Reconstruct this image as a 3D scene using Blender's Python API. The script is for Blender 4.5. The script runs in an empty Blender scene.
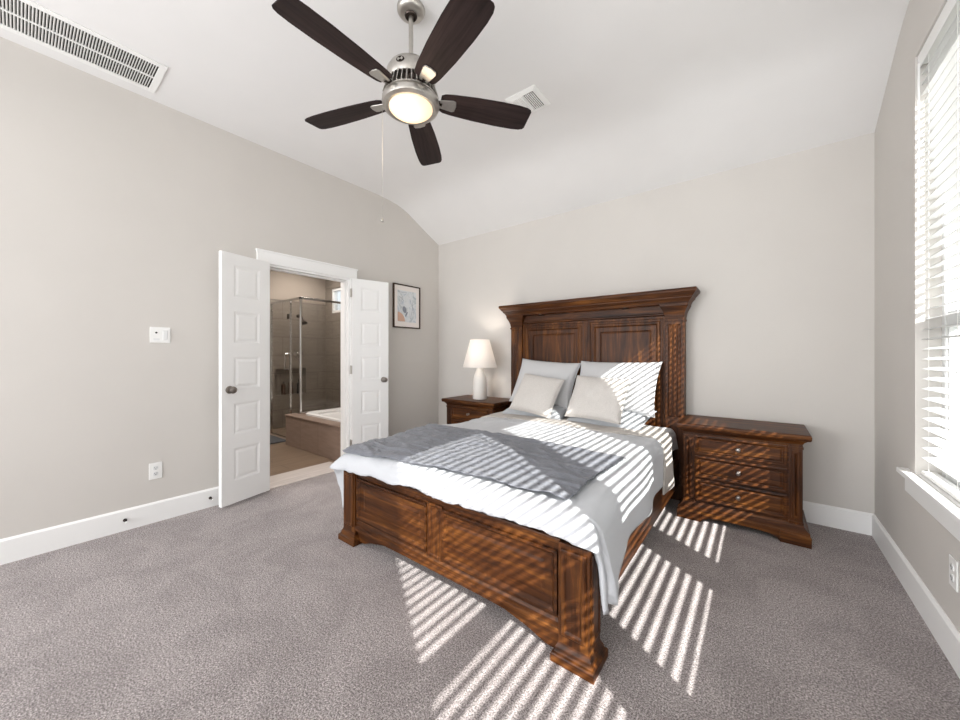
import bpy, bmesh, math, random
from mathutils import Vector, Matrix, noise
random.seed(7)
PI = math.pi
S = bpy.context.scene
C = S.collection

# ------------------------------------------------------------------ camera
cam_d = bpy.data.cameras.new('camera')
cam = bpy.data.objects.new('camera', cam_d)
C.objects.link(cam)
cam_d.sensor_width = 36.0
cam_d.lens = 360.36 / 960 * 36
cam_d.shift_y = -(360 - 354.57) / 960
cam_d.clip_start = 0.02
cam.location = (0, 0, 1.2306)
cam.rotation_euler = (PI / 2, 0, math.radians(37.925))
S.camera = cam

# ------------------------------------------------------------------ world, sun, lights, exposure
w = bpy.data.worlds.new('sky')
S.world = w
w.use_nodes = True
wb = w.node_tree.nodes['Background']
wb.inputs[0].default_value = (0.90, 0.95, 1.0, 1)
wb.inputs[1].default_value = 0.9
sun_d = bpy.data.lights.new('sun', 'SUN')
sun_d.energy = 13
sun_d.angle = math.radians(0.53)
sun_d.color = (1.0, 0.965, 0.92)
sun = bpy.data.objects.new('sun', sun_d)
C.objects.link(sun)
sun.location = (6, -4, 6)
sun.rotation_euler = Vector((-1, 0.64, -0.825)).to_track_quat('-Z', 'Y').to_euler()


def area(name, loc, aim, sx, sy, e, col):
    d = bpy.data.lights.new(name, 'AREA')
    d.shape = 'RECTANGLE'
    d.size, d.size_y, d.energy, d.color = sx, sy, e, col
    o = bpy.data.objects.new(name, d)
    C.objects.link(o)
    o.location = loc
    o.rotation_euler = (Vector(aim) - Vector(loc)).to_track_quat('-Z', 'Y').to_euler()
    return o


area('left_fill', (-3.1, -3.0, 1.5), (0.6, 1.6, 0.6), 1.6, 1.8, 105, (0.95, 0.975, 1.0))
area('room_fill', (-0.9, -3.9, 1.6), (-0.4, 1.5, 2.4), 2.6, 2.2, 54, (0.94, 0.97, 1.0))
area('bounce_fill', (-0.9, -1.9, 0.4), (-0.7, -0.6, 3.0), 2.4, 2.4, 48, (0.95, 0.975, 1.0))
area('bathroom_fill', (-4.9, 1.5, 2.70), (-4.9, 1.6, 0), 0.9, 0.9, 36, (1.0, 0.93, 0.86))  # added fill that brightens the bathroom, no real fixture
area('shower_fill', (-5.7, 2.9, 2.70), (-5.7, 2.9, 0), 0.5, 0.5, 14, (1.0, 0.93, 0.86))  # second added fill, lifts the dark shower behind the glass
vs = S.view_settings
vs.view_transform = 'Standard'
vs.look = 'None'
vs.gamma = 1
vs.use_curve_mapping = False
vs.exposure = 0.35
S.cycles.max_bounces = 10
S.cycles.diffuse_bounces = 6
S.cycles.transparent_max_bounces = 24


# ------------------------------------------------------------------ materials
def srgb(r, g, b):
    f = lambda c: c / 12.92 if c <= 0.04045 else ((c + 0.055) / 1.055) ** 2.4
    return (f(r / 255), f(g / 255), f(b / 255), 1)


class NT:
    def __init__(s, name):
        s.m = bpy.data.materials.new(name)
        s.m.use_nodes = True
        s.t = s.m.node_tree
        s.n, s.l = s.t.nodes, s.t.links
        s.b = s.n['Principled BSDF']

    def new(s, kind, **kw):
        nd = s.n.new(kind)
        for k, v in kw.items():
            setattr(nd, k, v)
        return nd

    def coords(s, scale=(1, 1, 1), rot=(0, 0, 0), out='Object'):
        tc = s.new('ShaderNodeTexCoord')
        mp = s.new('ShaderNodeMapping')
        mp.inputs['Scale'].default_value = scale
        mp.inputs['Rotation'].default_value = rot
        s.l.new(tc.outputs[out], mp.inputs['Vector'])
        return mp.outputs['Vector']

    def noise(s, vec, scale, detail=3, rough=0.5, dist=0):
        nd = s.new('ShaderNodeTexNoise')
        nd.inputs['Scale'].default_value = scale
        nd.inputs['Detail'].default_value = detail
        nd.inputs['Roughness'].default_value = rough
        nd.inputs['Distortion'].default_value = dist
        s.l.new(vec, nd.inputs['Vector'])
        return nd.outputs['Fac']

    def ramp(s, fac, stops):
        nd = s.new('ShaderNodeValToRGB')
        e = nd.color_ramp.elements
        while len(e) < len(stops):
            e.new(0.5)
        for i, (p, c) in enumerate(stops):
            e[i].position = p
            e[i].color = c
        s.l.new(fac, nd.inputs['Fac'])
        return nd.outputs['Color']

    def mix(s, a, b, fac=0.5, mode='MIX'):
        nd = s.new('ShaderNodeMix', data_type='RGBA', blend_type=mode)
        for sock, v in ((nd.inputs[0], fac), (nd.inputs[6], a), (nd.inputs[7], b)):
            if hasattr(v, 'is_linked'):
                s.l.new(v, sock)
            else:
                sock.default_value = v
        return nd.outputs[2]

    def bump(s, h, strength=0.2, dist=0.002):
        nd = s.new('ShaderNodeBump')
        nd.inputs['Strength'].default_value = strength
        nd.inputs['Distance'].default_value = dist
        s.l.new(h, nd.inputs['Height'])
        s.l.new(nd.outputs['Normal'], s.b.inputs['Normal'])

    def col(s, v):
        if hasattr(v, 'is_linked'):
            s.l.new(v, s.b.inputs['Base Color'])
        else:
            s.b.inputs['Base Color'].default_value = v
        return s

    def pr(s, rough=0.5, metal=0.0, spec=0.5):
        s.b.inputs['Roughness'].default_value = rough
        s.b.inputs['Metallic'].default_value = metal
        s.b.inputs['Specular IOR Level'].default_value = spec
        return s


def paint(name, c, rough=0.7, var=0.03, bump=0.08, scale=90):
    t = NT(name)
    v = t.coords()
    n = t.noise(v, 3.0, 2)
    dk = tuple(x * (1 - var) for x in c[:3]) + (1,)
    t.col(t.ramp(n, [(0.3, dk), (0.7, c)])).pr(rough, 0, 0.3)
    t.bump(t.noise(v, scale, 3), bump, 0.001)
    return t.m


def wood(name, axis, dark, mid, light, rough=0.42):
    t = NT(name)
    sc = [7.0, 7.0, 7.0]
    sc['xyz'.index(axis)] = 0.55
    v = t.coords(tuple(sc))
    base = t.ramp(t.noise(v, 2.2, 6, 0.62, 1.1), [(0.28, dark), (0.5, mid), (0.74, light)])
    sf = [60.0, 60.0, 60.0]
    sf['xyz'.index(axis)] = 2.0
    v2 = t.coords(tuple(sf))
    fine = t.noise(v2, 2.0, 3, 0.6)
    streak = t.ramp(fine, [(0.36, (0.35, 0.33, 0.32, 1)), (0.58, (1, 1, 1, 1))])
    c = t.mix(base, streak, 0.6, 'MULTIPLY')
    v3 = t.coords((2.2, 2.2, 2.2))
    worn = t.ramp(t.noise(v3, 1.6, 3), [(0.35, (0.62, 0.6, 0.58, 1)), (0.65, (1.1, 1.08, 1.05, 1))])
    t.col(t.mix(c, worn, 0.6, 'MULTIPLY')).pr(rough, 0, 0.22)
    t.bump(fine, 0.15, 0.001)
    return t.m


def fabric(name, c, var=0.08, weave=420, bump=0.12, sheen=0.2, stretch=None):
    t = NT(name)
    v = t.coords()
    n = t.noise(v, weave * 0.5, 2)
    dk = tuple(x * (1 - var) for x in c[:3]) + (1,)
    t.col(t.ramp(n, [(0.3, dk), (0.7, c)])).pr(0.9, 0, 0.15)
    t.b.inputs['Sheen Weight'].default_value = sheen
    if stretch:
        v = t.coords(stretch)
        t.bump(t.noise(v, 1.0, 4, 0.6), bump, 0.006)
    else:
        t.bump(t.noise(v, weave, 2), bump, 0.001)
    return t.m


def metal(name, c, rough=0.3):
    t = NT(name)
    v = t.coords((1, 1, 1))
    n = t.noise(v, 60, 3)
    dk = tuple(x * 0.9 for x in c[:3]) + (1,)
    t.col(t.ramp(n, [(0.3, dk), (0.7, c)])).pr(rough, 1.0, 0.5)
    return t.m


def glass(name, tint, gloss=0.08):
    m = bpy.data.materials.new(name)
    m.use_nodes = True
    n, l = m.node_tree.nodes, m.node_tree.links
    n.remove(n['Principled BSDF'])
    out = n['Material Output']
    tr = n.new('ShaderNodeBsdfTransparent')
    tr.inputs[0].default_value = tint
    gl = n.new('ShaderNodeBsdfGlossy')
    gl.inputs['Roughness'].default_value = 0.02
    lw = n.new('ShaderNodeLayerWeight')
    lw.inputs[0].default_value = 0.5
    pw = n.new('ShaderNodeMath')
    pw.operation = 'POWER'
    pw.inputs[1].default_value = 5
    l.new(lw.outputs['Facing'], pw.inputs[0])
    fr = n.new('ShaderNodeMath')
    fr.operation = 'MULTIPLY_ADD'
    fr.inputs[1].default_value = 0.45
    fr.inputs[2].default_value = 0.03
    l.new(pw.outputs[0], fr.inputs[0])
    mx = n.new('ShaderNodeMixShader')
    l.new(fr.outputs[0], mx.inputs[0])
    l.new(tr.outputs[0], mx.inputs[1])
    l.new(gl.outputs[0], mx.inputs[2])
    l.new(mx.outputs[0], out.inputs[0])
    return m


def translucent(name, c, amount=0.4, rough=0.6):
    m = bpy.data.materials.new(name)
    m.use_nodes = True
    n, l = m.node_tree.nodes, m.node_tree.links
    b = n['Principled BSDF']
    b.inputs['Base Color'].default_value = c
    b.inputs['Roughness'].default_value = rough
    tl = n.new('ShaderNodeBsdfTranslucent')
    tl.inputs[0].default_value = c
    mx = n.new('ShaderNodeMixShader')
    mx.inputs[0].default_value = amount
    l.new(b.outputs[0], mx.inputs[1])
    l.new(tl.outputs[0], mx.inputs[2])
    l.new(mx.outputs[0], n['Material Output'].inputs[0])
    return m


def emissive(name, c, strength):
    t = NT(name)
    t.col(c).pr(0.4)
    t.b.inputs['Emission Color'].default_value = c
    t.b.inputs['Emission Strength'].default_value = strength
    return t.m


def tile(name, c, grout, bw, bh, plane='xz', var=0.12, rough=0.35, mortar=0.004, offset=0.5):
    """procedural tile or plank surface; plane says which two axes carry the pattern"""
    t = NT(name)
    rot = {'xz': (PI / 2, 0, 0), 'yz': (PI / 2, 0, PI / 2), 'xy': (0, 0, 0), 'yx': (0, 0, PI / 2)}[plane]
    tc = t.new('ShaderNodeTexCoord')
    sp = t.new('ShaderNodeSeparateXYZ')
    t.l.new(tc.outputs['Object'], sp.inputs[0])
    cb = t.new('ShaderNodeCombineXYZ')
    t.l.new(sp.outputs['XYZ'.index(plane[0].upper())], cb.inputs[0])
    t.l.new(sp.outputs['XYZ'.index(plane[1].upper())], cb.inputs[1])
    br = t.new('ShaderNodeTexBrick')
    br.offset = offset
    t.l.new(cb.outputs[0], br.inputs['Vector'])
    br.inputs['Scale'].default_value = 1
    br.inputs['Brick Width'].default_value = bw
    br.inputs['Row Height'].default_value = bh
    br.inputs['Mortar Size'].default_value = mortar
    br.inputs['Color1'].default_value = c
    br.inputs['Color2'].default_value = tuple(x * (1 - var) for x in c[:3]) + (1,)
    br.inputs['Mortar'].default_value = grout
    mp = t.new('ShaderNodeMapping')
    mp.inputs['Scale'].default_value = (1.5, 9, 1)
    t.l.new(cb.outputs[0], mp.inputs['Vector'])
    streak = t.ramp(t.noise(mp.outputs['Vector'], 3, 4, 0.6), [(0.3, (0.78, 0.77, 0.76, 1)), (0.7, (1.08, 1.08, 1.08, 1))])
    t.col(t.mix(br.outputs['Color'], streak, 0.8, 'MULTIPLY')).pr(rough, 0, 0.5)
    return t.m


K = {}
K['wall'] = paint('wall_paint', srgb(208, 204, 199), 0.85, 0.02, 0.12)
K['ceil'] = paint('ceiling_paint', srgb(232, 231, 230), 0.9, 0.02, 0.15, 120)
K['trim'] = paint('white_trim_paint', srgb(244, 244, 243), 0.4, 0.01, 0.02)
K['plastic'] = paint('white_plastic', srgb(240, 240, 238), 0.35, 0.01, 0.0)
K['vinyl'] = paint('white_vinyl', srgb(225, 226, 226), 0.4, 0.01, 0.0)
K['darkgap'] = paint('dark_duct', srgb(52, 48, 46), 0.9, 0.1, 0.0)
K['black'] = paint('black_plastic', srgb(25, 25, 25), 0.4, 0.1, 0.0)
D_, M_, L_ = srgb(30, 16, 8), srgb(80, 44, 18), srgb(130, 81, 36)
for a in 'xyz':
    K['wood' + a] = wood('stained_wood_' + a, a, D_, M_, L_)
K['bladewood'] = wood('dark_blade_wood', 'x', srgb(34, 25, 24), srgb(50, 38, 37), srgb(64, 50, 48), 0.6)
K['duvet'] = fabric('white_cotton', srgb(198, 200, 204), 0.03, 500, 0.35, 0.1, (9, 9, 9))
K['cuff'] = fabric('beige_cotton', srgb(188, 182, 176), 0.04, 500, 0.2, 0.1, (6, 6, 6))
K['sheet'] = fabric('sheet_cotton', srgb(222, 222, 224), 0.03, 500, 0.2, 0.1, (6, 6, 6))
K['throw'] = fabric('grey_gauze', srgb(122, 124, 131), 0.16, 300, 1.0, 0.2, (14, 75, 40))
K['pillow'] = fabric('pale_grey_cotton', srgb(200, 200, 201), 0.04, 500, 0.3, 0.1, (8, 8, 8))
K['pillow2'] = fabric('blue_grey_cotton', srgb(180, 183, 187), 0.04, 500, 0.3, 0.1, (8, 8, 8))
K['cushion'] = fabric('oatmeal_linen', srgb(208, 203, 198), 0.12, 260, 0.25, 0.2)
K['mattress'] = fabric('mattress_ticking', srgb(200, 200, 200), 0.05, 300, 0.1)
K['nickel'] = metal('brushed_nickel', srgb(196, 192, 186), 0.34)
K['chrome'] = metal('chrome', srgb(222, 222, 222), 0.12)
K['darkmetal'] = metal('dark_bronze', srgb(70, 62, 58), 0.35)
K['knob'] = metal('satin_knob', srgb(150, 142, 136), 0.28)
K['ceramic'] = paint('white_ceramic', srgb(232, 228, 222), 0.35, 0.03, 0.15, 30)
K['shade'] = translucent('linen_lampshade', srgb(246, 243, 240), 0.45)
K['bulb'] = emissive('warm_bulb', (1.0, 0.88, 0.74, 1), 5)
K['diffuser'] = emissive('frosted_light_bowl', (1.0, 0.76, 0.5, 1), 0.5)
K['slat'] = translucent('white_blind_slat', srgb(228, 228, 228), 0.06, 0.5)
K['cord'] = paint('blind_cord', srgb(225, 224, 220), 0.8, 0.02, 0.0)
K['pane'] = glass('window_pane', (0.97, 0.985, 0.985, 1))
K['showerglass'] = glass('shower_pane', (0.92, 0.91, 0.895, 1))
K['art'] = None

# carpet
t = NT('carpet_pile')
v = t.coords()
f1 = t.noise(v, 165, 4, 0.85)
f2 = t.noise(v, 74, 3, 0.8)
spk = t.ramp(f1, [(0.38, srgb(66, 58, 57)), (0.5, srgb(162, 152, 151)), (0.62, srgb(232, 225, 223))])
spk2 = t.ramp(f2, [(0.36, (0.66, 0.64, 0.64, 1)), (0.62, (1.1, 1.1, 1.1, 1))])
brush = t.ramp(t.noise(v, 3.4, 5, 0.62, 0.9), [(0.40, (0.88, 0.87, 0.87, 1)), (0.58, (1.10, 1.10, 1.10, 1))])
t.col(t.mix(t.mix(spk, spk2, 0.8, 'MULTIPLY'), brush, 0.85, 'MULTIPLY')).pr(1.0, 0, 0.05)
t.b.inputs['Sheen Weight'].default_value = 0.25
t.bump(t.mix(f1, f2, 0.5), 0.9, 0.012)
K['carpet'] = t.m

K['bathwall'] = tile('bath_wall_tile', srgb(132, 124, 115), srgb(102, 95, 88), 0.61, 0.305, 'yz', 0.1)
K['bathwallx'] = tile('bath_wall_tile_side', srgb(132, 124, 115), srgb(102, 95, 88), 0.61, 0.305, 'xz', 0.1)
K['tubtile'] = tile('tub_face_tile', srgb(150, 130, 118), srgb(120, 104, 95), 0.45, 0.8, 'xz', 0.08)
K['bathfloor'] = tile('wood_look_tile', srgb(142, 122, 104), srgb(104, 92, 82), 0.9, 0.2, 'yx', 0.22, 0.3)
K['threshold'] = tile('pale_threshold_tile', srgb(222, 214, 210), srgb(200, 192, 188), 1.2, 0.6, 'yx', 0.03, 0.3)
K['bathpaint'] = paint('bath_wall_paint', srgb(150, 140, 130), 0.85, 0.02, 0.1)
K['acrylic'] = paint('white_acrylic', srgb(240, 240, 240), 0.2, 0.01, 0.0)
K['bathmat'] = fabric('charcoal_mat', srgb(70, 72, 76), 0.2, 200, 0.4)
K['lawn'] = paint('outside_ground', srgb(150, 150, 142), 0.95, 0.2, 0.4, 10)
K['stucco'] = paint('outside_stucco', srgb(190, 184, 176), 0.9, 0.05, 0.2, 40)
K['amber'] = paint('amber_bottle', srgb(60, 40, 28), 0.2, 0.05, 0.0)


# ------------------------------------------------------------------ mesh helpers
class MB:
    def __init__(s):
        s.bm = bmesh.new()

    def box(s, x0, x1, y0, y1, z0, z1):
        v = [s.bm.verts.new((x, y, z)) for z in (z0, z1) for y in (y0, y1) for x in (x0, x1)]
        for f in ((0, 2, 3, 1), (4, 5, 7, 6), (0, 1, 5, 4), (2, 6, 7, 3), (0, 4, 6, 2), (1, 3, 7, 5)):
            s.bm.faces.new([v[i] for i in f])
        return s

    def loft(s, rings, close=True, cap=True):
        """rings: equal-length lists of points; consecutive rings are joined by quads"""
        R = [[s.bm.verts.new(p) for p in r] for r in rings]
        n = len(R[0])
        for a, b in zip(R, R[1:]):
            for i in range(n if close else n - 1):
                j = (i + 1) % n
                s.bm.faces.new((a[i], a[j], b[j], b[i]))
        if cap:
            s.bm.faces.new(list(reversed(R[0])))
            s.bm.faces.new(R[-1])
        return s

    def rects(s, L):
        """stack of rectangles (x0,x1,y0,y1,z)"""
        return s.loft([[(a, c, z), (b, c, z), (b, d, z), (a, d, z)] for a, b, c, d, z in L])

    def lathe(s, prof, cx=0, cy=0, cz=0, seg=32, cap=True):
        return s.loft([[(cx + r * math.cos(2 * PI * k / seg), cy + r * math.sin(2 * PI * k / seg), cz + z) for k in range(seg)] for r, z in prof], True, cap)

    def lathe_axis(s, prof, p, d, seg=20):
        d = Vector(d).normalized()
        u = d.orthogonal().normalized()
        w_ = d.cross(u)
        p = Vector(p)
        return s.loft([[tuple(p + d * z + (u * math.cos(2 * PI * k / seg) + w_ * math.sin(2 * PI * k / seg)) * r) for k in range(seg)] for r, z in prof])

    def tube(s, pts, r, seg=8):
        pts = [Vector(p) for p in pts]
        rings = []
        u = None
        for i, p in enumerate(pts):
            d = (pts[min(i + 1, len(pts) - 1)] - pts[max(i - 1, 0)]).normalized()
            if u is None:
                u = d.orthogonal().normalized()
            u = (u - d * u.dot(d)).normalized()
            w_ = d.cross(u)
            rings.append([tuple(p + (u * math.cos(2 * PI * k / seg) + w_ * math.sin(2 * PI * k / seg)) * r) for k in range(seg)])
        return s.loft(rings)

    def prism(s, poly, axis, a, b):
        """polygon in the two other axes (order xyz), extruded from a to b along axis"""
        def pt(p, t):
            return {'x': (t, p[0], p[1]), 'y': (p[0], t, p[1]), 'z': (p[0], p[1], t)}[axis]
        return s.loft([[pt(p, a) for p in poly], [pt(p, b) for p in poly]])

    def panel(s, x0, x1, z0, z1, y, steps, axis='y'):
        """nested rectangles on a vertical face: steps = [(inset, dy)...]; solid front, open back edge"""
        rings = []
        for i, dy in steps:
            q = [(x0 + i, z0 + i), (x1 - i, z0 + i), (x1 - i, z1 - i), (x0 + i, z1 - i)]
            rings.append([(a, y + dy, b) if axis == 'y' else (y + dy, a, b) for a, b in q])
        return s.loft(rings)

    def grid(s, f, nu, nv):
        V = [[s.bm.verts.new(f(i / nu, j / nv)) for j in range(nv + 1)] for i in range(nu + 1)]
        for i in range(nu):
            for j in range(nv):
                s.bm.faces.new((V[i][j], V[i + 1][j], V[i + 1][j + 1], V[i][j + 1]))
        return s

    def build(s, name, mat, parent=None, org=(0, 0, 0), smooth=False, bevel=0, solid=0, sub=0):
        bmesh.ops.recalc_face_normals(s.bm, faces=s.bm.faces[:])
        if any(org):
            bmesh.ops.translate(s.bm, verts=s.bm.verts[:], vec=(-org[0], -org[1], -org[2]))
        me = bpy.data.meshes.new(name)
        s.bm.to_mesh(me)
        s.bm.free()
        if smooth:
            me.polygons.foreach_set('use_smooth', [True] * len(me.polygons))
            if smooth != 'all':
                me.set_sharp_from_angle(angle=math.radians(38))
        me.materials.append(mat)
        o = bpy.data.objects.new(name, me)
        C.objects.link(o)
        if parent:
            o.parent = parent
        else:
            o.location = org
        if bevel:
            b = o.modifiers.new('bevel', 'BEVEL')
            b.width = bevel
            b.segments = 2
            b.limit_method = 'ANGLE'
            b.angle_limit = math.radians(40)
        if solid:
            m = o.modifiers.new('solid', 'SOLIDIFY')
            m.thickness = solid
            m.offset = -1
        if sub:
            m = o.modifiers.new('sub', 'SUBSURF')
            m.levels = m.render_levels = sub
        return o


def tag(o, label=None, cat=None, group=None, kind=None):
    if label:
        o['label'] = label
    if cat:
        o['category'] = cat
    if group:
        o['group'] = group
    if kind:
        o['kind'] = kind
    return o


def empty(name, loc, rz=0):
    o = bpy.data.objects.new(name, None)
    C.objects.link(o)
    o.location = loc
    o.rotation_euler = (0, 0, rz)
    o.empty_display_size = 0.1
    return o


def copy_tree(o, parent=None):
    c = o.copy()
    C.objects.link(c)
    c.parent = parent
    for ch in list(o.children):
        copy_tree(ch, c)
    return c


def struct(mb, name, mat, label=None, **kw):
    o = mb.build(name, mat, **kw)
    return tag(o, label, None, None, 'structure')


# ------------------------------------------------------------------ room shell
XL, XR, YB, YF = -3.517, 0.61, 3.58, -4.2
ZC, ZB = 3.095, 2.743
WT = 0.14
struct(MB().box(XL - 0.02, XR + WT, YF - 0.1, YB + 0.1, -0.12, 0.0), 'floor', K['carpet'])
# ceiling: flat, then a rounded break and a slope down to the back wall
prof = [(YF - 0.1, ZC), (2.45, ZC), (2.62, ZC - 0.003), (2.74, ZC - 0.011), (2.86, ZC - 0.027), (2.96, ZC - 0.054), (3.04, ZC - 0.085), (YB + 0.1, ZB - 0.052)]
poly = prof + [(y, z + 0.1) for y, z in reversed(prof)]
struct(MB().prism(poly, 'x', XL - WT, XR + WT), 'ceiling', K['ceil'], smooth=True)
struct(MB().box(XL - WT, XR + WT, YB, YB + 0.12, -0.1, ZB + 0.05), 'wall_back', K['wall'])
struct(MB().box(XL - WT, XR + WT, YF - 0.12, YF, -0.1, 3.15), 'wall_front', K['wall'])
OY0, OY1, OZ = 1.378, 2.212, 2.045        # bathroom doorway
m = MB()
m.box(XL - WT, XL, YF, OY0, -0.1, 3.14).box(XL - WT, XL, OY1, YB, -0.1, 3.14).box(XL - WT, XL, OY0, OY1, OZ, 3.14)
struct(m, 'wall_left', K['wall'])
# right wall with three window openings
WP, WW, WZ0, WZ1 = 1.05, 0.88, 0.635, 2.72
wins = [2.765 - WW - WP * i for i in range(3)]           # near jamb of each opening, farthest first
m = MB()
m.box(XR, XR + WT, YF, YB, -0.1, WZ0).box(XR, XR + WT, YF, YB, WZ1, 3.14)
edges = sorted(wins)
m.box(XR, XR + WT, YF, edges[0], WZ0, WZ1)
for a, b in zip(edges, edges[1:]):
    m.box(XR, XR + WT, a + WW, b, WZ0, WZ1)
m.box(XR, XR + WT, edges[-1] + WW, YB, WZ0, WZ1)
struct(m, 'wall_right', K['wall'])


def base_prof(t=0.015, h=0.148):
    return [(0, 0), (t, 0), (t, h - 0.012), (t * 0.55, h - 0.004), (t * 0.3, h), (0, h)]


def baseboard(name, axis, a, b, at, sgn):
    mb = MB()
    mb.prism([(at + sgn * p, z) for p, z in base_prof()], axis, a, b)
    return struct(mb, name, K['trim'])


baseboard('baseboard_left', 'y', YF, OY0 - 0.072, XL, 1)
baseboard('baseboard_left_far', 'y', OY1 + 0.072, YB, XL, 1)
baseboard('baseboard_back', 'x', XL, XR, YB, -1)
baseboard('baseboard_right', 'y', YF, YB, XR, -1)

# doorway casing, jambs, threshold
m = MB()
for a, b in ((OY0 - 0.072, OY0 - 0.004), (OY1 + 0.004, OY1 + 0.072)):
    m.box(XL, XL + 0.018, a, b, 0, OZ + 0.004)
m.box(XL, XL + 0.02, OY0 - 0.082, OY1 + 0.082, OZ + 0.004, OZ + 0.118)
m.box(XL, XL + 0.028, OY0 - 0.088, OY1 + 0.088, OZ + 0.105, OZ + 0.122)
struct(m, 'trim_1', K['trim'], bevel=0.003)
m = MB()
m.box(XL - WT - 0.01, XL + 0.004, OY0 - 0.004, OY0 + 0.016, 0, OZ + 0.004).box(XL - WT - 0.01, XL + 0.004, OY1 - 0.016, OY1 + 0.004, 0, OZ + 0.004)
m.box(XL - WT - 0.01, XL + 0.004, OY0 + 0.016, OY1 - 0.016, OZ - 0.014, OZ + 0.004)
m.box(XL - 0.085, XL - 0.05, OY0 + 0.016, OY0 + 0.027, 0, OZ - 0.014).box(XL - 0.085, XL - 0.05, OY1 - 0.027, OY1 - 0.016, 0, OZ - 0.014)
m.box(XL - 0.085, XL - 0.05, OY0 + 0.027, OY1 - 0.027, OZ - 0.026, OZ - 0.014)
struct(m, 'trim_2', K['trim'], bevel=0.002)
struct(MB().box(-3.895, -3.537, OY0 + 0.016, OY1 - 0.016, -0.1, 0.006), 'trim_3', K['threshold'], bevel=0.002)


# ------------------------------------------------------------------ bathroom doors (two narrow leaves)
def door_leaf(name, loc, ang, sgn, label):
    """leaf runs along local +x from the hinge; local -y*sgn is the face shown to the room"""
    W, Hh, T = 0.410, 2.03, 0.035
    r = tag(empty(name, loc, ang), label, None, None, 'structure')
    mb = MB().box(0, W, -T / 2 + 0.007, T / 2 - 0.007, 0, Hh)
    rails = [Hh, Hh - 0.092, Hh - 0.352, Hh - 0.468, Hh - 0.728, Hh - 0.842, Hh - 1.10, Hh - 1.215, Hh - 1.47, Hh - 1.585, Hh - 1.845, 0]
    for side in (1, -1):
        f0, f1 = sorted((side * (T / 2 - 0.007), side * T / 2))
        mb.box(0, 0.095, f0, f1, 0, Hh).box(W - 0.095, W, f0, f1, 0, Hh)
        for k in range(0, 12, 2):
            mb.box(0.095, W - 0.095, f0, f1, rails[k + 1], rails[k])
        for k in range(1, 11, 2):
            mb.panel(0.095, W - 0.095, rails[k + 1], rails[k], side * (T / 2 - 0.007), [(0.0, 0.0), (0.0, 0.006 * side), (0.008, 0.0035 * side), (0.018, 0.001 * side), (0.034, 0.005 * side), (0.04, 0.006 * side)])
    mb.build('door_slab', K['trim'], r)
    for side in (1, -1):
        kb = MB().lathe_axis([(0.031, 0), (0.031, 0.005), (0.026, 0.008), (0.011, 0.011), (0.010, 0.026), (0.017, 0.03), (0.026, 0.038), (0.0285, 0.047), (0.026, 0.056), (0.016, 0.062), (0.002, 0.064)], (W - 0.06, side * T / 2, 0.925), (0, side, 0), 24)
        kb.build('door_knob', K['knob'], r, smooth=True)
    for z in (0.2, 1.0, 1.83):
        MB().lathe([(0.007, 0), (0.007, 0.09)], -0.006, -sgn * T / 2 * 1.1, z, 12).box(-0.002, 0.001, -T / 2, T / 2, z, z + 0.09).build('hinge', K['nickel'], r)
    return r


door_leaf('door_1', (-3.475, OY0 + 0.002, 0.022), math.radians(-90 + 15), 1, 'left white five-panel bathroom door leaf folded back to the wall')
door_leaf('door_2', (-3.475, OY1 + 0.0, 0.022), math.radians(90 - 14.5), -1, 'right white five-panel bathroom door leaf beside the framed print')


# ------------------------------------------------------------------ windows, sills, blinds
def window(n, y0):
    y1 = y0 + WW
    r = tag(empty('window_%d' % n, (XR + 0.1, (y0 + y1) / 2, WZ0)), None, None, None, 'structure')
    org = tuple(r.location)
    X0, X1 = XR + 0.085, XR + WT
    fr = MB()
    f = 0.035
    fr.box(X0, X1, y0, y0 + f, WZ0, WZ1).box(X0, X1, y1 - f, y1, WZ0, WZ1).box(X0, X1, y0 + f, y1 - f, WZ0, WZ0 + f).box(X0, X1, y0 + f, y1 - f, WZ1 - f, WZ1)
    fr.build('window_frame', K['vinyl'], r, org, bevel=0.002)
    MB().box(X0 + 0.004, X1 - 0.01, y0 + f, y1 - f, 1.36, 1.435).build('sash_rail', K['vinyl'], r, org, bevel=0.002)
    s_ = MB()
    a = 0.028
    s_.box(X0 + 0.006, X0 + 0.034, y0 + f, y0 + f + a, WZ0 + f, 1.36).box(X0 + 0.006, X0 + 0.034, y1 - f - a, y1 - f, WZ0 + f, 1.36).box(X0 + 0.006, X0 + 0.034, y0 + f + a, y1 - f - a, WZ0 + f, WZ0 + f + a)
    s_.build('lower_sash', K['vinyl'], r, org, bevel=0.002)
    MB().box(X0 + 0.028, X0 + 0.032, y0 + f, y1 - f, 1.435, WZ1 - f).build('upper_pane', K['pane'], r, org)
    MB().box(X0 + 0.017, X0 + 0.021, y0 + f + a, y1 - f - a, WZ0 + f + a, 1.36).build('lower_pane', K['pane'], r, org)


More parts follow.
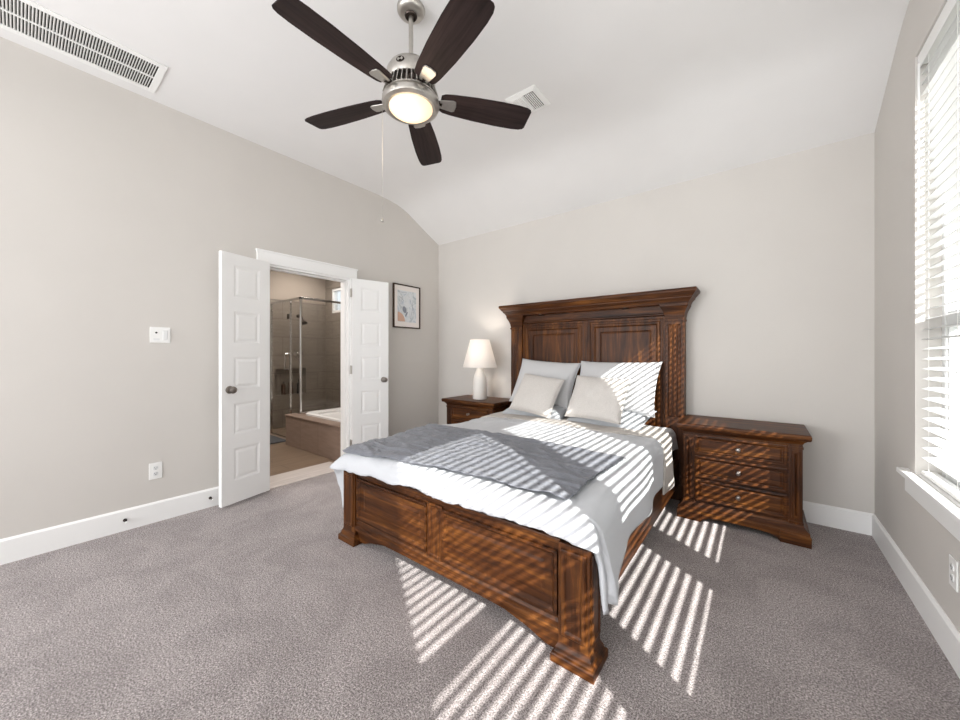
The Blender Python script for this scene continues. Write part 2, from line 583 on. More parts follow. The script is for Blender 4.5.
def blind(y0, label):
    y1 = y0 + WW
    a, b = y0 + 0.012, y1 - 0.012
    xc = XR + 0.042
    r = tag(empty('window_blind', (xc, (a + b) / 2, WZ0)), label, 'blind', 'white slat blinds in the row of windows')
    org = tuple(r.location)
    MB().box(XR + 0.008, XR + 0.012, a - 0.008, b + 0.008, WZ1 - 0.075, WZ1 - 0.002).box(XR + 0.012, XR + 0.07, a, b, WZ1 - 0.055, WZ1 - 0.002).build('headrail', K['plastic'], r, org, bevel=0.0015)
    pitch, wd, th = 0.0485, 0.050, 0.0028
    tilt = math.radians(15)
    zt, zb = WZ1 - 0.10, WZ0 + 0.05
    n = int((zt - zb) / pitch) + 1
    sl = MB()
    c, s_ = math.cos(tilt), math.sin(tilt)
    for k in range(n):
        z = zt - k * pitch
        # inner (room) edge lower than the outer edge, a slight crown across the slat
        pts = []
        for q, cr in ((-0.5, 0), (-0.25, 0.0016), (0, 0.0022), (0.25, 0.0016), (0.5, 0)):
            pts.append((q * wd, cr))
        poly = [(xc + u * c - v_ * s_, z + u * s_ + v_ * c) for u, v_ in pts] + [(xc + u * c - (v_ - th) * s_, z + u * s_ + (v_ - th) * c) for u, v_ in reversed(pts)]
        rings = [[(px_, y_, pz_) for px_, pz_ in poly] for y_ in (a, b)]
        sl.loft(rings)
    sl.build('slats', K['slat'], r, org)
    zl = zt - (n - 1) * pitch
    MB().box(xc - 0.025, xc + 0.025, a, b, WZ0 + 0.004, WZ0 + 0.022).build('bottom_rail', K['plastic'], r, org, bevel=0.003)
    for yy in (a + 0.11, (a + b) / 2, b - 0.11):
        cd = MB()
        for dx in (-0.027, 0.027):
            cd.tube([(xc + dx, yy, WZ0 + 0.02), (xc + dx, yy, WZ1 - 0.055)], 0.0011, 6)
        cd.build('ladder_cord', K['cord'], r, org)
    MB().tube([(XR - 0.002, b - 0.05, WZ1 - 0.07), (XR - 0.004, b - 0.05, WZ1 - 0.9)], 0.004, 8).build('tilt_wand', K['plastic'], r, org)


place = ['white slat blind in the tall window right of the nightstand', 'white slat blind in the middle window of the right wall', 'white slat blind in the window nearest the camera']
for i, y0 in enumerate(wins):
    window(i + 1, y0)
    blind(y0, place[i])
m = MB()
yA, yB_ = wins[2] - 0.11, wins[0] + WW + 0.11
m.box(XR - 0.042, XR + 0.002, yA, yB_, WZ0 - 0.026, WZ0)
m.box(XR - 0.016, XR, yA + 0.02, yB_ - 0.02, WZ0 - 0.115, WZ0 - 0.026)
struct(m, 'trim_4', K['trim'], bevel=0.004)
for i, y0 in enumerate(wins):
    struct(MB().box(XR + 0.002, XR + 0.085, y0, y0 + WW, WZ0 - 0.024, WZ0 + 0.0005), 'trim_%d' % (5 + i), K['trim'])

# outside: the roof's eave, the ground and a neighbouring house
struct(MB().box(XR + WT, XR + 0.56, YF - 2.5, YB + 1.5, 2.93, 3.12), 'roof_eave', K['stucco'])
struct(MB().box(XR + WT, 30, -25, 30, -0.55, -0.45), 'ground_outside', K['lawn'])
m = MB().box(6.5, 12.5, 5.5, 16, -0.45, 2.7)
m.prism([(6.1, 2.7), (12.9, 2.7), (9.5, 4.3)], 'y', 5.1, 16.4)
struct(m, 'wall_outside', K['stucco'])

# ------------------------------------------------------------------ bed
BX = -1.36
bed = tag(empty('bed', (BX, 2.45, 0)), 'dark stained wooden panel bed with tall crowned headboard', 'bed')
BO = tuple(bed.location)
# headboard: posts, two raised panels, frieze, crown
hb = MB().box(-2.10, -0.62, 3.475, 3.55, 0.22, 1.66)
hb = hb.build('headboard', K['woodx'], bed, BO, bevel=0.003)
for x0, x1 in ((-2.232, -2.092), (-0.65, -0.51)):
    p = MB().box(x0, x1, 3.435, 3.555, 0.0, 1.64)
    p.box(x0 - 0.006, x1 + 0.006, 3.427, 3.556, 1.515, 1.533)
    p.rects([(x0 - 0.004, x1 + 0.004, 3.430, 3.556, 0), (x0 - 0.004, x1 + 0.004, 3.430, 3.556, 0.12), (x0, x1, 3.435, 3.556, 0.135)])
    # fluted pilaster front
    w3 = (x1 - x0 - 0.04) / 3
    for q in range(3):
        a = x0 + 0.02 + q * w3
        p.panel(a + 0.003, a + w3 - 0.003, 0.70, 1.49, 3.435, [(0, 0.001), (0, -0.004), (0.008, -0.008), (0.0125, -0.009)])
    p.build('headboard_post', K['woodz'], hb, BO, bevel=0.002)
    cp = MB()
    e = [(0.0, 1.535), (0.003, 1.55), (0.008, 1.575), (0.018, 1.605), (0.032, 1.632), (0.038, 1.642), (0.038, 1.662)]
    cp.rects([(x0 - o_, x1 + o_, 3.435 - o_, 3.556, z) for o_, z in e])
    cp.build('capital', K['woodx'], hb, BO, bevel=0.001)
for x0, x1 in ((-2.088, -1.375), (-1.345, -0.654)):
    p = MB().panel(x0, x1, 0.45, 1.565, 3.478, [(0, 0), (0, -0.020), (0.018, -0.020), (0.024, -0.010), (0.04, -0.010), (0.048, -0.018), (0.062, -0.018), (0.075, -0.004), (0.115, -0.003), (0.125, -0.010), (0.137, -0.012), (0.142, -0.012)])
    p.build('headboard_panel', K['woodz'], hb, BO)
MB().box(-1.3755, -1.3445, 3.452, 3.48, 0.45, 1.57).build('centre_stile', K['woodz'], hb, BO, bevel=0.004)
fz = MB().box(-2.09, -0.652, 3.455, 3.48, 1.585, 1.662)
fz.rects([(-2.09, -0.652, 3.452, 3.48, 1.566), (-2.09, -0.652, 3.440, 3.48, 1.574), (-2.09, -0.652, 3.440, 3.48, 1.583), (-2.09, -0.652, 3.455, 3.48, 1.592)])
fz.build('frieze', K['woodx'], hb, BO)
for x in (-1.85, -0.98):      # small recessed spotlights under the crown
    MB().lathe([(0.03, 0), (0.03, -0.01), (0.022, -0.014)], x, 3.43, 1.662, 16).build('crown_light', K['darkmetal'], hb, BO)
cr = [(0.030, 1.655), (0.04, 1.662), (0.044, 1.674), (0.055, 1.69), (0.068, 1.70), (0.07, 1.704), (0.07, 1.712), (0.08, 1.722), (0.09, 1.736), (0.096, 1.745), (0.103, 1.75), (0.106, 1.763), (0.103, 1.776), (0.098, 1.779)]
MB().rects([(-2.232 - o_, -0.51 + o_, 3.435 - o_ * 0.9, 3.56, z) for o_, z in cr]).build('crown', K['woodx'], hb, BO)
# footboard
FY = 1.362
fb = MB()
arch = [(-2.08, 0.465), (-2.08, 0.015), (-2.0, 0.02), (-1.93, 0.045), (-1.80, 0.072), (-1.36, 0.082), (-0.92, 0.072), (-0.79, 0.045), (-0.72, 0.02), (-0.64, 0.015), (-0.64, 0.465)]
fb.prism(arch, 'y', FY, FY + 0.06)
fb = fb.build('footboard', K['woodx'], bed, BO, bevel=0.002)
rail_b = MB()
rail_b.rects([(-2.075, -0.645, FY - 0.004, FY + 0.02, 0.085), (-2.075, -0.645, FY - 0.018, FY + 0.02, 0.092), (-2.075, -0.645, FY - 0.018, FY + 0.02, 0.115), (-2.075, -0.645, FY - 0.010, FY + 0.02, 0.122), (-2.075, -0.645, FY - 0.010, FY + 0.02, 0.14), (-2.075, -0.645, FY - 0.002, FY + 0.02, 0.152)])
rail_b.build('base_moulding', K['woodx'], fb, BO)
for x0, x1 in ((-2.065, -1.42), (-1.30, -0.655)):
    MB().panel(x0, x1, 0.165, 0.43, FY, [(0, 0.01), (0, -0.014), (0.012, -0.014), (0.02, -0.006), (0.026, 0.0), (0.034, 0.003), (0.045, 0.003), (0.075, -0.003), (0.08, -0.003)]).build('footboard_panel', K['woodx'], fb, BO)
MB().panel(-1.415, -1.305, 0.155, 0.44, FY, [(0, 0.01), (0, -0.010), (0.012, -0.010), (0.018, -0.006), (0.03, -0.006)]).build('centre_stile', K['woodz'], fb, BO)
for x0, x1 in ((-2.205, -2.075), (-0.645, -0.515)):
    p = MB().box(x0, x1, FY - 0.02, FY + 0.095, 0.06, 0.475)
    p.panel(x0 + 0.012, x1 - 0.012, 0.11, 0.455, FY - 0.02, [(0, 0.004), (0, -0.006), (0.006, -0.010), (0.016, -0.010), (0.024, -0.004), (0.028, -0.004)])
    for q in (0, 1):
        xs = x1 if q else x0
        p.panel(FY - 0.008, FY + 0.083, 0.11, 0.455, xs, [(0, -0.004 if q else 0.004), (0, 0.006 if q else -0.006), (0.01, 0.008 if q else -0.008), (0.02, 0.003 if q else -0.003)], 'x')
    p.build('footboard_post', K['woodz'], fb, BO, bevel=0.002)
    e = [(0.024, 0.0), (0.024, 0.03), (0.021, 0.035), (0.014, 0.038), (0.011, 0.046), (0.009, 0.056), (0.002, 0.068), (0.0, 0.075)]
    MB().rects([(x0 - o_, x1 + o_, FY - 0.02 - o_, FY + 0.095 + o_, z) for o_, z in e]).build('foot_block', K['woodx'], fb, BO)
MB().box(-2.08, -0.64, FY - 0.012, FY + 0.075, 0.462, 0.482).build('top_rail', K['woodx'], fb, BO, bevel=0.004)
for x0, x1 in ((-2.175, -2.14), (-0.58, -0.545)):
    MB().box(x0, x1, FY + 0.09, 3.44, 0.13, 0.36).build('side_rail', K['woody'], bed, BO, bevel=0.004)
for y in (1.9, 2.5, 3.1):
    MB().box(-2.14, -0.58, y, y + 0.09, 0.17, 0.19).build('slat', K['woodx'], bed, BO)

# mattress on a low foundation
mt = MB().rects([(-2.10, -0.62, 1.47, 3.42, 0.36), (-2.115, -0.605, 1.455, 3.425, 0.38), (-2.115, -0.605, 1.455, 3.425, 0.54), (-2.10, -0.62, 1.47, 3.42, 0.565)])
mo = mt.build('mattress', K['mattress'], None, (BX, 2.45, 0.36))
tag(mo, 'white mattress under the bedding on the wooden bed', 'mattress')
fo = MB().box(-2.10, -0.62, 1.47, 3.42, 0.192, 0.358).build('box_spring', K['mattress'], None, (BX, 2.45, 0.192), bevel=0.015)
tag(fo, 'pale box spring under the mattress inside the bed rails', 'box spring')


# ------------------------------------------------------------------ bedding
def lerp(tab, x):
    if x <= tab[0][0]:
        return tab[0][1]
    for (a, fa), (b, fb_) in zip(tab, tab[1:]):
        if x <= b:
            k = (x - a) / (b - a)
            k = k * k * (3 - 2 * k)
            return fa + (fb_ - fa) * k
    return tab[-1][1]


def nz(x, y, z, s=1.0):
    return noise.noise(Vector((x * s, y * s, z * s)))


TOPZ = 0.625
SH_TAB = [(0.0, 0.775), (0.5, 0.775), (1.1, 0.745), (2, 0.73)]   # half width of the flat top, foot to head
SH = 0.77
RS = 0.085          # shoulder radius
YT = 1.405         # where the top turns down at the foot
RF = 0.085


def edge(d, r):
    """arc length d past the shoulder -> (outward, down)"""
    q = r * PI / 2
    if d <= 0:
        return 0.0, 0.0
    if d < q:
        a = d / r
        return r * math.sin(a), r * (1 - math.cos(a))
    return r + (d - q) * 0.10, r + (d - q) * 0.993


def bed_surf(a, b, off=0.0):
    """a: arc length across from the bed's centre line (right +); b: arc length from the foot shoulder towards the head
    (negative over the footboard); off: height above the duvet's surface"""
    sg = 1 if a > 0 else -1
    SH = lerp(SH_TAB, max(b, 0))
    da = max(abs(a) - SH, 0)
    db = max(-b, 0)
    ax = sg * min(abs(a), SH)
    by = YT + max(b, 0)
    # gentle crown, sag towards the foot
    z = TOPZ - 0.035 * max(0, 1 - b / 0.7) ** 2 + 0.012 * (1 - (ax / SH) ** 2)
    z += 0.016 * nz(ax, by, 1.7, 2.2) + 0.006 * nz(ax, by, 4.1, 6.0)
    if da > 0 and db > 0:
        r = math.hypot(da, db)
        th = math.atan2(db, da)
        rr = RS * math.cos(th) ** 2 + RF * math.sin(th) ** 2
        th = PI / 2 * (th / (PI / 2)) ** 2.4     # the spare cloth hangs at the side of the post
        s2 = math.sin(2 * th)
        o_, dn = edge(r, rr)
        fl = (0.045 if sg > 0 else 0.23) * s2 * min(1, r / 0.3) ** 1.5
        o_ += fl
        if sg < 0:
            dn *= 1 - 0.16 * s2
        ripple = 0.012 * math.sin(6 * th + 0.6) * min(1, r / 0.25) ** 2
        o_ += ripple
        x, y, zz = ax + sg * (o_ + off) * math.cos(th), by - (o_ + off) * math.sin(th), z - dn + off * max(0, 1 - r / 0.15)
    elif da > 0:
        o_, dn = edge(da, RS)
        hang = min(1, da / 0.3)
        o_ += hang * (0.014 * math.sin(by * 9 + 1.2 * sg) + 0.012 * nz(by, da, 3.0 * sg, 5))
        o_ += hang * 0.03 * max(0, 1 - b / 0.5)
        fr = min(1, da / RS)
        x, y, zz = ax + sg * (o_ + off * fr), by, z - dn + off * (1 - min(1, da / (RS * 1.6)))
    elif db > 0:
        o_, dn = edge(db, RF)
        hang = min(1, db / 0.2)
        o_ += hang * (0.008 * math.sin(ax * 14) + 0.01 * nz(ax, db, 7.0, 6))
        fr = min(1, db / RF)
        x, y, zz = ax, by - (o_ + off * fr), z - dn + off * (1 - min(1, db / (RF * 1.6)))
    else:
        x, y, zz = ax, by, z + off
    # puffiness: quilted billow everywhere
    return (BX + x, y, zz)


HEM = 1.9
R_DROP = [(-0.3, 0.40), (0.0, 0.37), (0.07, 0.30), (0.3, 0.31), (0.55, 0.31), (0.95, 0.33), (1.4, 0.34), (1.75, 0.40)]
L_DROP = [(-0.3, 0.45), (0.05, 0.44), (0.25, 0.38), (0.6, 0.34), (1.8, 0.36)]


def duvet_pt(u, v_):
    hem = 0.165 - 0.045 * u
    b = -hem + v_ * (1.62 + hem)
    bb = max(b, 0)
    sw_ = lerp(SH_TAB, bb)
    ar = sw_ + lerp(R_DROP, bb)
    al = sw_ + lerp(L_DROP, bb)
    a = -al + u * (al + ar)
    if b < 0:      # foot hem wanders a little
        b *= 1 + 0.14 * nz(a, 0.3, 9.0, 3.5)
    x, y, z = bed_surf(a, b)
    # fine puckers near the foot seam and overall soft creases
    k = 0.010 * (1 - min(1, abs(nz(a * 1.0, b * 1.0, 2.2, 3.4)) * 5)) + 0.004 * nz(a * 3.0, b, 5.2, 9)
    if b < 0.05:
        k += 0.006 * nz(a * 5.0, b * 1.5, 7.7, 6)
    return (x, y, z + k)


dv = MB().grid(duvet_pt, 150, 150).build('duvet', K['duvet'], None, (BX, 2.3, 0.57), smooth='all', solid=0.022)
tag(dv, 'white duvet spread over the bed and hanging over its footboard', 'duvet')


def cuff_pt(u, v_):
    b0 = 1.40
    al, ar = 0.70 + 0.37, 0.70 + 0.42
    a = -al + u * (al + ar)
    s0 = b0 + (0.0 if abs(a) < 0.70 else -0.45 * (abs(a) - 0.70))
    b = s0 + v_ * 0.36
    return bed_surf(a, b, 0.010 + 0.004 * nz(a, b, 2, 5))


MB().grid(cuff_pt, 120, 26).build('folded_band', K['cuff'], dv, (BX, 2.3, 0.57), smooth='all', solid=0.012)


def sheet_pt(u, v_):
    b = 1.60 + v_ * 0.40
    al = 0.70 + 0.26
    a = -al + u * 2 * al
    return bed_surf(a, b, -0.016)


sh = MB().grid(sheet_pt, 90, 24).build('bed_sheet', K['sheet'], None, (BX, 3.2, 0.57), smooth='all', solid=0.004)
tag(sh, 'white fitted sheet showing at the head end of the bed', 'bed sheet')


def throw_pt(u, v_):
    ar = 0.75 + 0.01
    al = 0.75 + 0.07
    a = -al + u * (al + ar) - 0.06 * u * (1 - v_)
    front = -0.06 + 0.09 * u
    back = 0.72 - 0.02 * u
    b = front + v_ * (back - front)
    a += 0.012 * nz(b, a, 1.0, 5)
    b += 0.012 * nz(a, 2.0, 3.0, 4)
    cr_ = lambda q: 1 - min(1, abs(q) * 4)
    h = 0.017 + 0.010 * cr_(nz(a * 0.5, b * 2.0, 6.0, 6)) + 0.007 * cr_(nz(a * 0.6, b * 2.4, 8.0, 12)) + 0.004 * nz(a * 0.6, b * 3, 4.0, 26)
    return bed_surf(a, b, h)


th = MB().grid(throw_pt, 190, 120).build('throw_blanket', K['throw'], None, (BX, 1.75, 0.60), smooth='all', solid=0.006)
tag(th, 'grey crinkled throw blanket laid across the foot of the white duvet', 'throw blanket')


def pillow(name, w_, h_, t_, mat, loc, rot, label, cat, group, pinch=0.07, flange=0.0, seed=1.0, sag=0.0):
    nu, nv = 44, 36
    def pt(u, v_, sd):
        X, Y = 2 * u - 1, 2 * v_ - 1
        ex = 1 - pinch * (1 - abs(Y) ** 2.5)          # sides bow in, corners stay pointed
        ey = 1 - pinch * (1 - abs(X) ** 2.5)
        px_, py_ = X * w_ / 2 * ex, Y * h_ / 2 * ey
        q = max(0, (1 - abs(X) ** 2.6)) * max(0, (1 - abs(Y) ** 2.6))
        z = t_ / 2 * q ** 0.42 * (1 - sag * v_)
        z += q ** 0.5 * (0.010 * nz(px_, py_, seed + sd, 6) + 0.004 * nz(px_ * 2, py_, seed + sd * 2, 14))
        return (px_, py_, sd * (z + 0.002))
    mb = MB()
    mb.grid(lambda a, b: pt(a, b, 1), nu, nv)
    mb.grid(lambda a, b: pt(a, b, -1), nu, nv)
    bmesh.ops.remove_doubles(mb.bm, verts=mb.bm.verts[:], dist=0.0045)
    o = mb.build(name, mat, None, (0, 0, 0), smooth='all')
    o.location = loc
    o.rotation_euler = (Matrix.Rotation(rot[2], 3, 'Z') @ Matrix.Rotation(rot[0], 3, 'X') @ Matrix.Rotation(rot[1], 3, 'Z')).to_euler()
    tag(o, label, cat, group)
    # piped seam round the edge
    pts = []
    N = 24
    for k in range(4 * N + 1):
        s_, f = divmod(k % (4 * N), N)
        f /= N
        u, v_ = ((f, 0), (1, f), (1 - f, 1), (0, 1 - f))[s_]
        p = pt(u, v_, 1)
        pts.append((p[0], p[1], 0))
    MB().tube(pts, 0.0035, 6).build('piping', mat, o, smooth='all')
    return o


R = math.radians
# local z = face normal, local y = up the pillow
pillow('pillow', 0.64, 0.46, 0.14, K['pillow2'], (-1.73, 3.19, 0.69), (R(12), 0, R(2)), 'blue-grey pillow lying flat under the left upright pillow', 'pillow', 'bed pillows', seed=11)
pillow('pillow', 0.64, 0.46, 0.14, K['pillow2'], (-1.04, 3.19, 0.69), (R(12), 0, R(-2)), 'blue-grey pillow lying flat under the right upright pillow', 'pillow', 'bed pillows', seed=12)
pillow('pillow', 0.66, 0.50, 0.17, K['pillow'], (-1.735, 3.285, 0.945), (R(62), R(-4), R(3)), 'pale grey pillow leaning on the headboard nearest the lamp', 'pillow', 'bed pillows', seed=3)
pillow('pillow', 0.73, 0.50, 0.18, K['pillow'], (-1.035, 3.285, 0.945), (R(62), 0, R(-2)), 'pale grey pillow leaning on the headboard nearest the large nightstand', 'pillow', 'bed pillows', seed=4)
pillow('throw_cushion', 0.43, 0.41, 0.13, K['cushion'], (-1.685, 3.035, 0.852), (R(55), R(-8), R(5)), 'square oatmeal cushion in front of the left pillows', 'cushion', 'square oatmeal cushions', 0.05, seed=5)
pillow('throw_cushion', 0.48, 0.41, 0.13, K['cushion'], (-1.10, 3.035, 0.86), (R(57), R(-2), R(-2)), 'square oatmeal cushion in front of the right pillows', 'cushion', 'square oatmeal cushions', 0.05, seed=6)


# ------------------------------------------------------------------ nightstands
def nightstand(cx, label):
    """built round cx, back at y = 3.555"""
    yb = 3.555
    r = tag(empty('nightstand', (cx, 3.33, 0)), label, 'nightstand', 'matching nightstands')
    org = (cx, 3.33, 0)
    hw = 0.34
    yf = 3.125
    MB().box(cx - hw + 0.004, cx + hw - 0.004, yf + 0.02, yb - 0.005, 0.03, 0.66).build('cabinet', K['woody'], r, org, bevel=0.002)
    e = [(-0.012, 0.640), (0.0, 0.646), (0.008, 0.660), (0.022, 0.672), (0.036, 0.676), (0.040, 0.684), (0.042, 0.70), (0.039, 0.712), (0.034, 0.715)]
    MB().rects([(cx - hw - o_, cx + hw + o_, yf - o_ - 0.004, yb + 0.004, z) for o_, z in e]).build('top', K['woodx'], r, org)
    for sg in (-1, 1):
        a, b = sorted((cx + sg * hw, cx + sg * (hw - 0.068)))
        p = MB().box(a, b, yf, yf + 0.05, 0.10, 0.646)
        p.panel(a + 0.012, b - 0.012, 0.16, 0.60, yf, [(0, 0.002), (0, -0.005), (0.006, -0.008), (0.014, -0.008), (0.02, -0.003), (0.024, -0.003)])
        p.box(a - 0.004, b + 0.004, yf - 0.006, yf + 0.05, 0.615, 0.628)
        p.box(a - 0.004, b + 0.004, yf - 0.006, yf + 0.05, 0.122, 0.14)
        p.build('pilaster', K['woodz'], r, org, bevel=0.0015)
    MB().box(cx - hw + 0.068, cx + hw - 0.068, yf + 0.006, yf + 0.03, 0.11, 0.64).build('face_frame', K['woodx'], r, org)
    dz = [(0.490, 0.628), (0.318, 0.474), (0.146, 0.302)]
    for z0, z1 in dz:
        d = MB().panel(cx - hw + 0.078, cx + hw - 0.078, z0, z1, yf + 0.006, [(0, 0.01), (0, -0.012), (0.008, -0.014), (0.014, -0.012), (0.020, -0.004), (0.026, -0.003), (0.036, -0.008), (0.04, -0.008)]).build('drawer', K['woodx'], r, org)
        MB().lathe_axis([(0.013, 0), (0.012, 0.004), (0.006, 0.008), (0.006, 0.016), (0.013, 0.02), (0.015, 0.025), (0.012, 0.031), (0.002, 0.033)], (cx, yf - 0.002, (z0 + z1) / 2), (0, -1, 0), 18).build('knob', K['knob'], d, org, smooth=True)
    pl = MB()
    W0 = hw + 0.034
    arch = [(cx - W0, 0), (cx - W0 + 0.15, 0), (cx - W0 + 0.165, 0.02), (cx - W0 + 0.20, 0.034), (cx - W0 + 0.26, 0.042), (cx + W0 - 0.26, 0.042), (cx + W0 - 0.20, 0.034), (cx + W0 - 0.165, 0.02), (cx + W0 - 0.15, 0), (cx + W0, 0), (cx + W0, 0.078), (cx - W0, 0.078)]
    pl.prism(arch, 'y', yf - 0.034, yf - 0.012)
    for sg in (-1, 1):
        a, b = sorted((cx + sg * W0, cx + sg * (W0 - 0.02)))
        pl.box(a, b, yf - 0.012, yb - 0.005, 0, 0.078)
        a, b = sorted((cx + sg * (W0 + 0.006), cx + sg * (W0 - 0.15)))
        pl.rects([(a, b, yf - 0.042, yf - 0.03, 0), (a, b, yf - 0.042, yf - 0.03, 0.062), (a + 0.004, b - 0.004, yf - 0.036, yf - 0.03, 0.070)])
    pe = [(0.034, 0.078), (0.033, 0.086), (0.02, 0.096), (0.008, 0.112), (0.0, 0.13)]
    pl.rects([(cx - hw - o_, cx + hw + o_, yf - o_, yb - 0.005, z) for o_, z in pe])
    pl.build('plinth', K['woodx'], r, org, bevel=0.0015)
    return r


ns = nightstand(-0.125, 'dark wooden three-drawer nightstand right of the bed, striped by sunlight')
ns2 = copy_tree(ns)
ns2.location.x = 2 * BX + 0.125
tag(ns2, 'dark wooden nightstand left of the bed with a lamp on it')

# ------------------------------------------------------------------ table lamp
LX, LY, LZ = -2.57, 3.295, 0.7152
lamp = tag(empty('table_lamp', (LX, LY, LZ)), 'white ceramic bottle lamp with white tapered shade on the left nightstand', 'lamp')
MB().lathe([(0.06, 0), (0.078, 0.002), (0.082, 0.012), (0.082, 0.14), (0.082, 0.19), (0.078, 0.225), (0.066, 0.275), (0.050, 0.32), (0.040, 0.35), (0.036, 0.375), (0.036, 0.40), (0.028, 0.405)], seg=36).build('base', K['ceramic'], lamp, smooth=True)
MB().lathe([(0.012, 0.403), (0.012, 0.45), (0.018, 0.452), (0.018, 0.48)], seg=16).build('socket', K['nickel'], lamp, smooth=True)
MB().lathe([(0.012, 0.48), (0.02, 0.50), (0.03, 0.53), (0.03, 0.55), (0.02, 0.572), (0.004, 0.58)], seg=20).build('bulb', K['bulb'], lamp, smooth=True)
sd = MB().loft([[(r_ * math.cos(2 * PI * k / 48), r_ * math.sin(2 * PI * k / 48), z) for k in range(48)] for r_, z in ((0.197, 0.368), (0.199, 0.372), (0.1115, 0.684), (0.1095, 0.688), (0.1085, 0.684), (0.196, 0.372), (0.197, 0.368))], True, False)
sd = sd.build('lamp_shade', K['shade'], lamp, smooth=True)
ring = MB()
for k in range(3):
    a = 2 * PI * k / 3
    ring.tube([(0.012 * math.cos(a), 0.012 * math.sin(a), 0.66), (0.108 * math.cos(a), 0.108 * math.sin(a), 0.675)], 0.002, 6)
ring.tube([(0, 0, 0.575), (0, 0, 0.665)], 0.003, 6)
ring.build('shade_fitter', K['nickel'], lamp)
pd = bpy.data.lights.new('lamp_glow', 'POINT')
pd.energy, pd.color, pd.shadow_soft_size = 5, (1.0, 0.9, 0.8), 0.03
po = bpy.data.objects.new('lamp_glow', pd)
C.objects.link(po)
po.location = (LX, LY, LZ + 0.60)

# ------------------------------------------------------------------ ceiling fan
FX, FYc = -1.489, 1.305
fan = tag(empty('ceiling_fan', (FX, FYc, ZC)), 'brushed nickel ceiling fan with five dark blades and a lit bowl light', 'ceiling fan')
Z = lambda z: z - ZC
MB().lathe([(0.03, Z(3.058)), (0.052, Z(3.062)), (0.066, Z(3.070)), (0.073, Z(3.080)), (0.074, Z(3.088)), (0.074, Z(ZC))], seg=32).build('canopy', K['nickel'], fan, smooth=True)
MB().lathe([(0.03, Z(3.050)), (0.034, Z(3.056)), (0.02, Z(3.060))], seg=24).build('canopy_ring', K['darkmetal'], fan, smooth=True)
MB().lathe([(0.0125, Z(2.82)), (0.0125, Z(3.062))], seg=16).build('downrod', K['nickel'], fan, smooth=True)
mo_ = MB().lathe([(0.10, Z(2.672)), (0.124, Z(2.678)), (0.131, Z(2.69)), (0.132, Z(2.715)), (0.127, Z(2.742)), (0.113, Z(2.765)), (0.087, Z(2.782)), (0.05, Z(2.793)), (0.024, Z(2.797)), (0.021, Z(2.82)), (0.013, Z(2.825))], seg=48)
mo_ = mo_.build('motor_housing', K['nickel'], fan, smooth=True)
MB().lathe([(0.108, Z(2.605)), (0.108, Z(2.68))], seg=40).build('motor_core', K['darkmetal'], fan, smooth=True)
vn = MB()
for k in range(36):
    a = 2 * PI * k / 36
    c, s_ = math.cos(a), math.sin(a)
    q = [Vector((0.104, -0.0025, Z(2.612))), Vector((0.150, -0.0025, Z(2.612))), Vector((0.128, -0.0025, Z(2.680))), Vector((0.104, -0.0025, Z(2.680)))]
    rt = Matrix.Rotation(a, 3, 'Z')
    vn.loft([[tuple(rt @ p) for p in q], [tuple(rt @ (p + Vector((0, 0.005, 0)))) for p in q]])
vn.build('vent_fins', K['nickel'], mo_, (0, 0, 0))
MB().lathe([(0.06, Z(2.598)), (0.13, Z(2.60)), (0.142, Z(2.606)), (0.142, Z(2.612)), (0.10, Z(2.616))], seg=48).build('lower_housing', K['nickel'], fan, smooth=True)
# maker's oval badge on the housing, turned to the camera side
bd = MB()
ba = math.atan2(-FYc, -FX) - 0.42
bo = Vector((math.cos(ba), math.sin(ba), 0))
bt = Vector((-math.sin(ba), math.cos(ba), 0))
ctr = bo * 0.131 + Vector((0, 0, Z(2.722)))
def oval(mb, rx, rz, d0, d1, cx=0, cz=0, n=28):
    mb.loft([[tuple(ctr + bt * (cx + rx * math.cos(2 * PI * k / n)) + Vector((0, 0, cz + rz * math.sin(2 * PI * k / n))) + bo * (d - (cx + rx * math.cos(2 * PI * k / n)) ** 2 / 0.254)) for k in range(n)] for d in (d0, d1)])
oval(bd, 0.022, 0.0135, -0.002, 0.0035)
bdo = bd.build('badge', K['darkmetal'], fan)
b2 = MB()
oval(b2, 0.0045, 0.0075, 0.003, 0.0048, -0.010)
oval(b2, 0.0045, 0.0075, 0.003, 0.0048, 0.010)
oval(b2, 0.008, 0.002, 0.003, 0.0048)
b2.build('badge_mark', K['nickel'], bdo)
# light: nickel ring and a glowing bowl
MB().lathe([(0.118, Z(2.556)), (0.13, Z(2.553)), (0.147, Z(2.562)), (0.153, Z(2.578)), (0.150, Z(2.592)), (0.13, Z(2.603)), (0.05, Z(2.606))], seg=48).build('light_ring', K['nickel'], fan, smooth=True)
MB().lathe([(0.003, Z(2.513)), (0.03, Z(2.5145)), (0.06, Z(2.521)), (0.09, Z(2.534)), (0.11, Z(2.549)), (0.121, Z(2.562)), (0.12, Z(2.57))], seg=48).build('light_bowl', K['diffuser'], fan, smooth=True)
pd2 = bpy.data.lights.new('fan_glow', 'POINT')
pd2.energy, pd2.color, pd2.shadow_soft_size = 1.2, (1.0, 0.8, 0.58), 0.1
po2 = bpy.data.objects.new('fan_glow', pd2)
C.objects.link(po2)
po2.location = (FX, FYc, 2.40)
BLZ = Z(2.618)


def blade_mesh():
    mb = MB()
    top, L = [], []
    # half width along the radius
    tab = [(0.16, 0.048), (0.18, 0.059), (0.22, 0.066), (0.35, 0.077), (0.5, 0.083), (0.60, 0.082), (0.65, 0.077), (0.672, 0.068), (0.680, 0.056)]
    up = [(r_, h) for r_, h in tab]
    out = [(r_, -h) for r_, h in up] + [(r_, h) for r_, h in reversed(up)]
    mb.prism(out, 'z', -0.003, 0.003)
    return mb


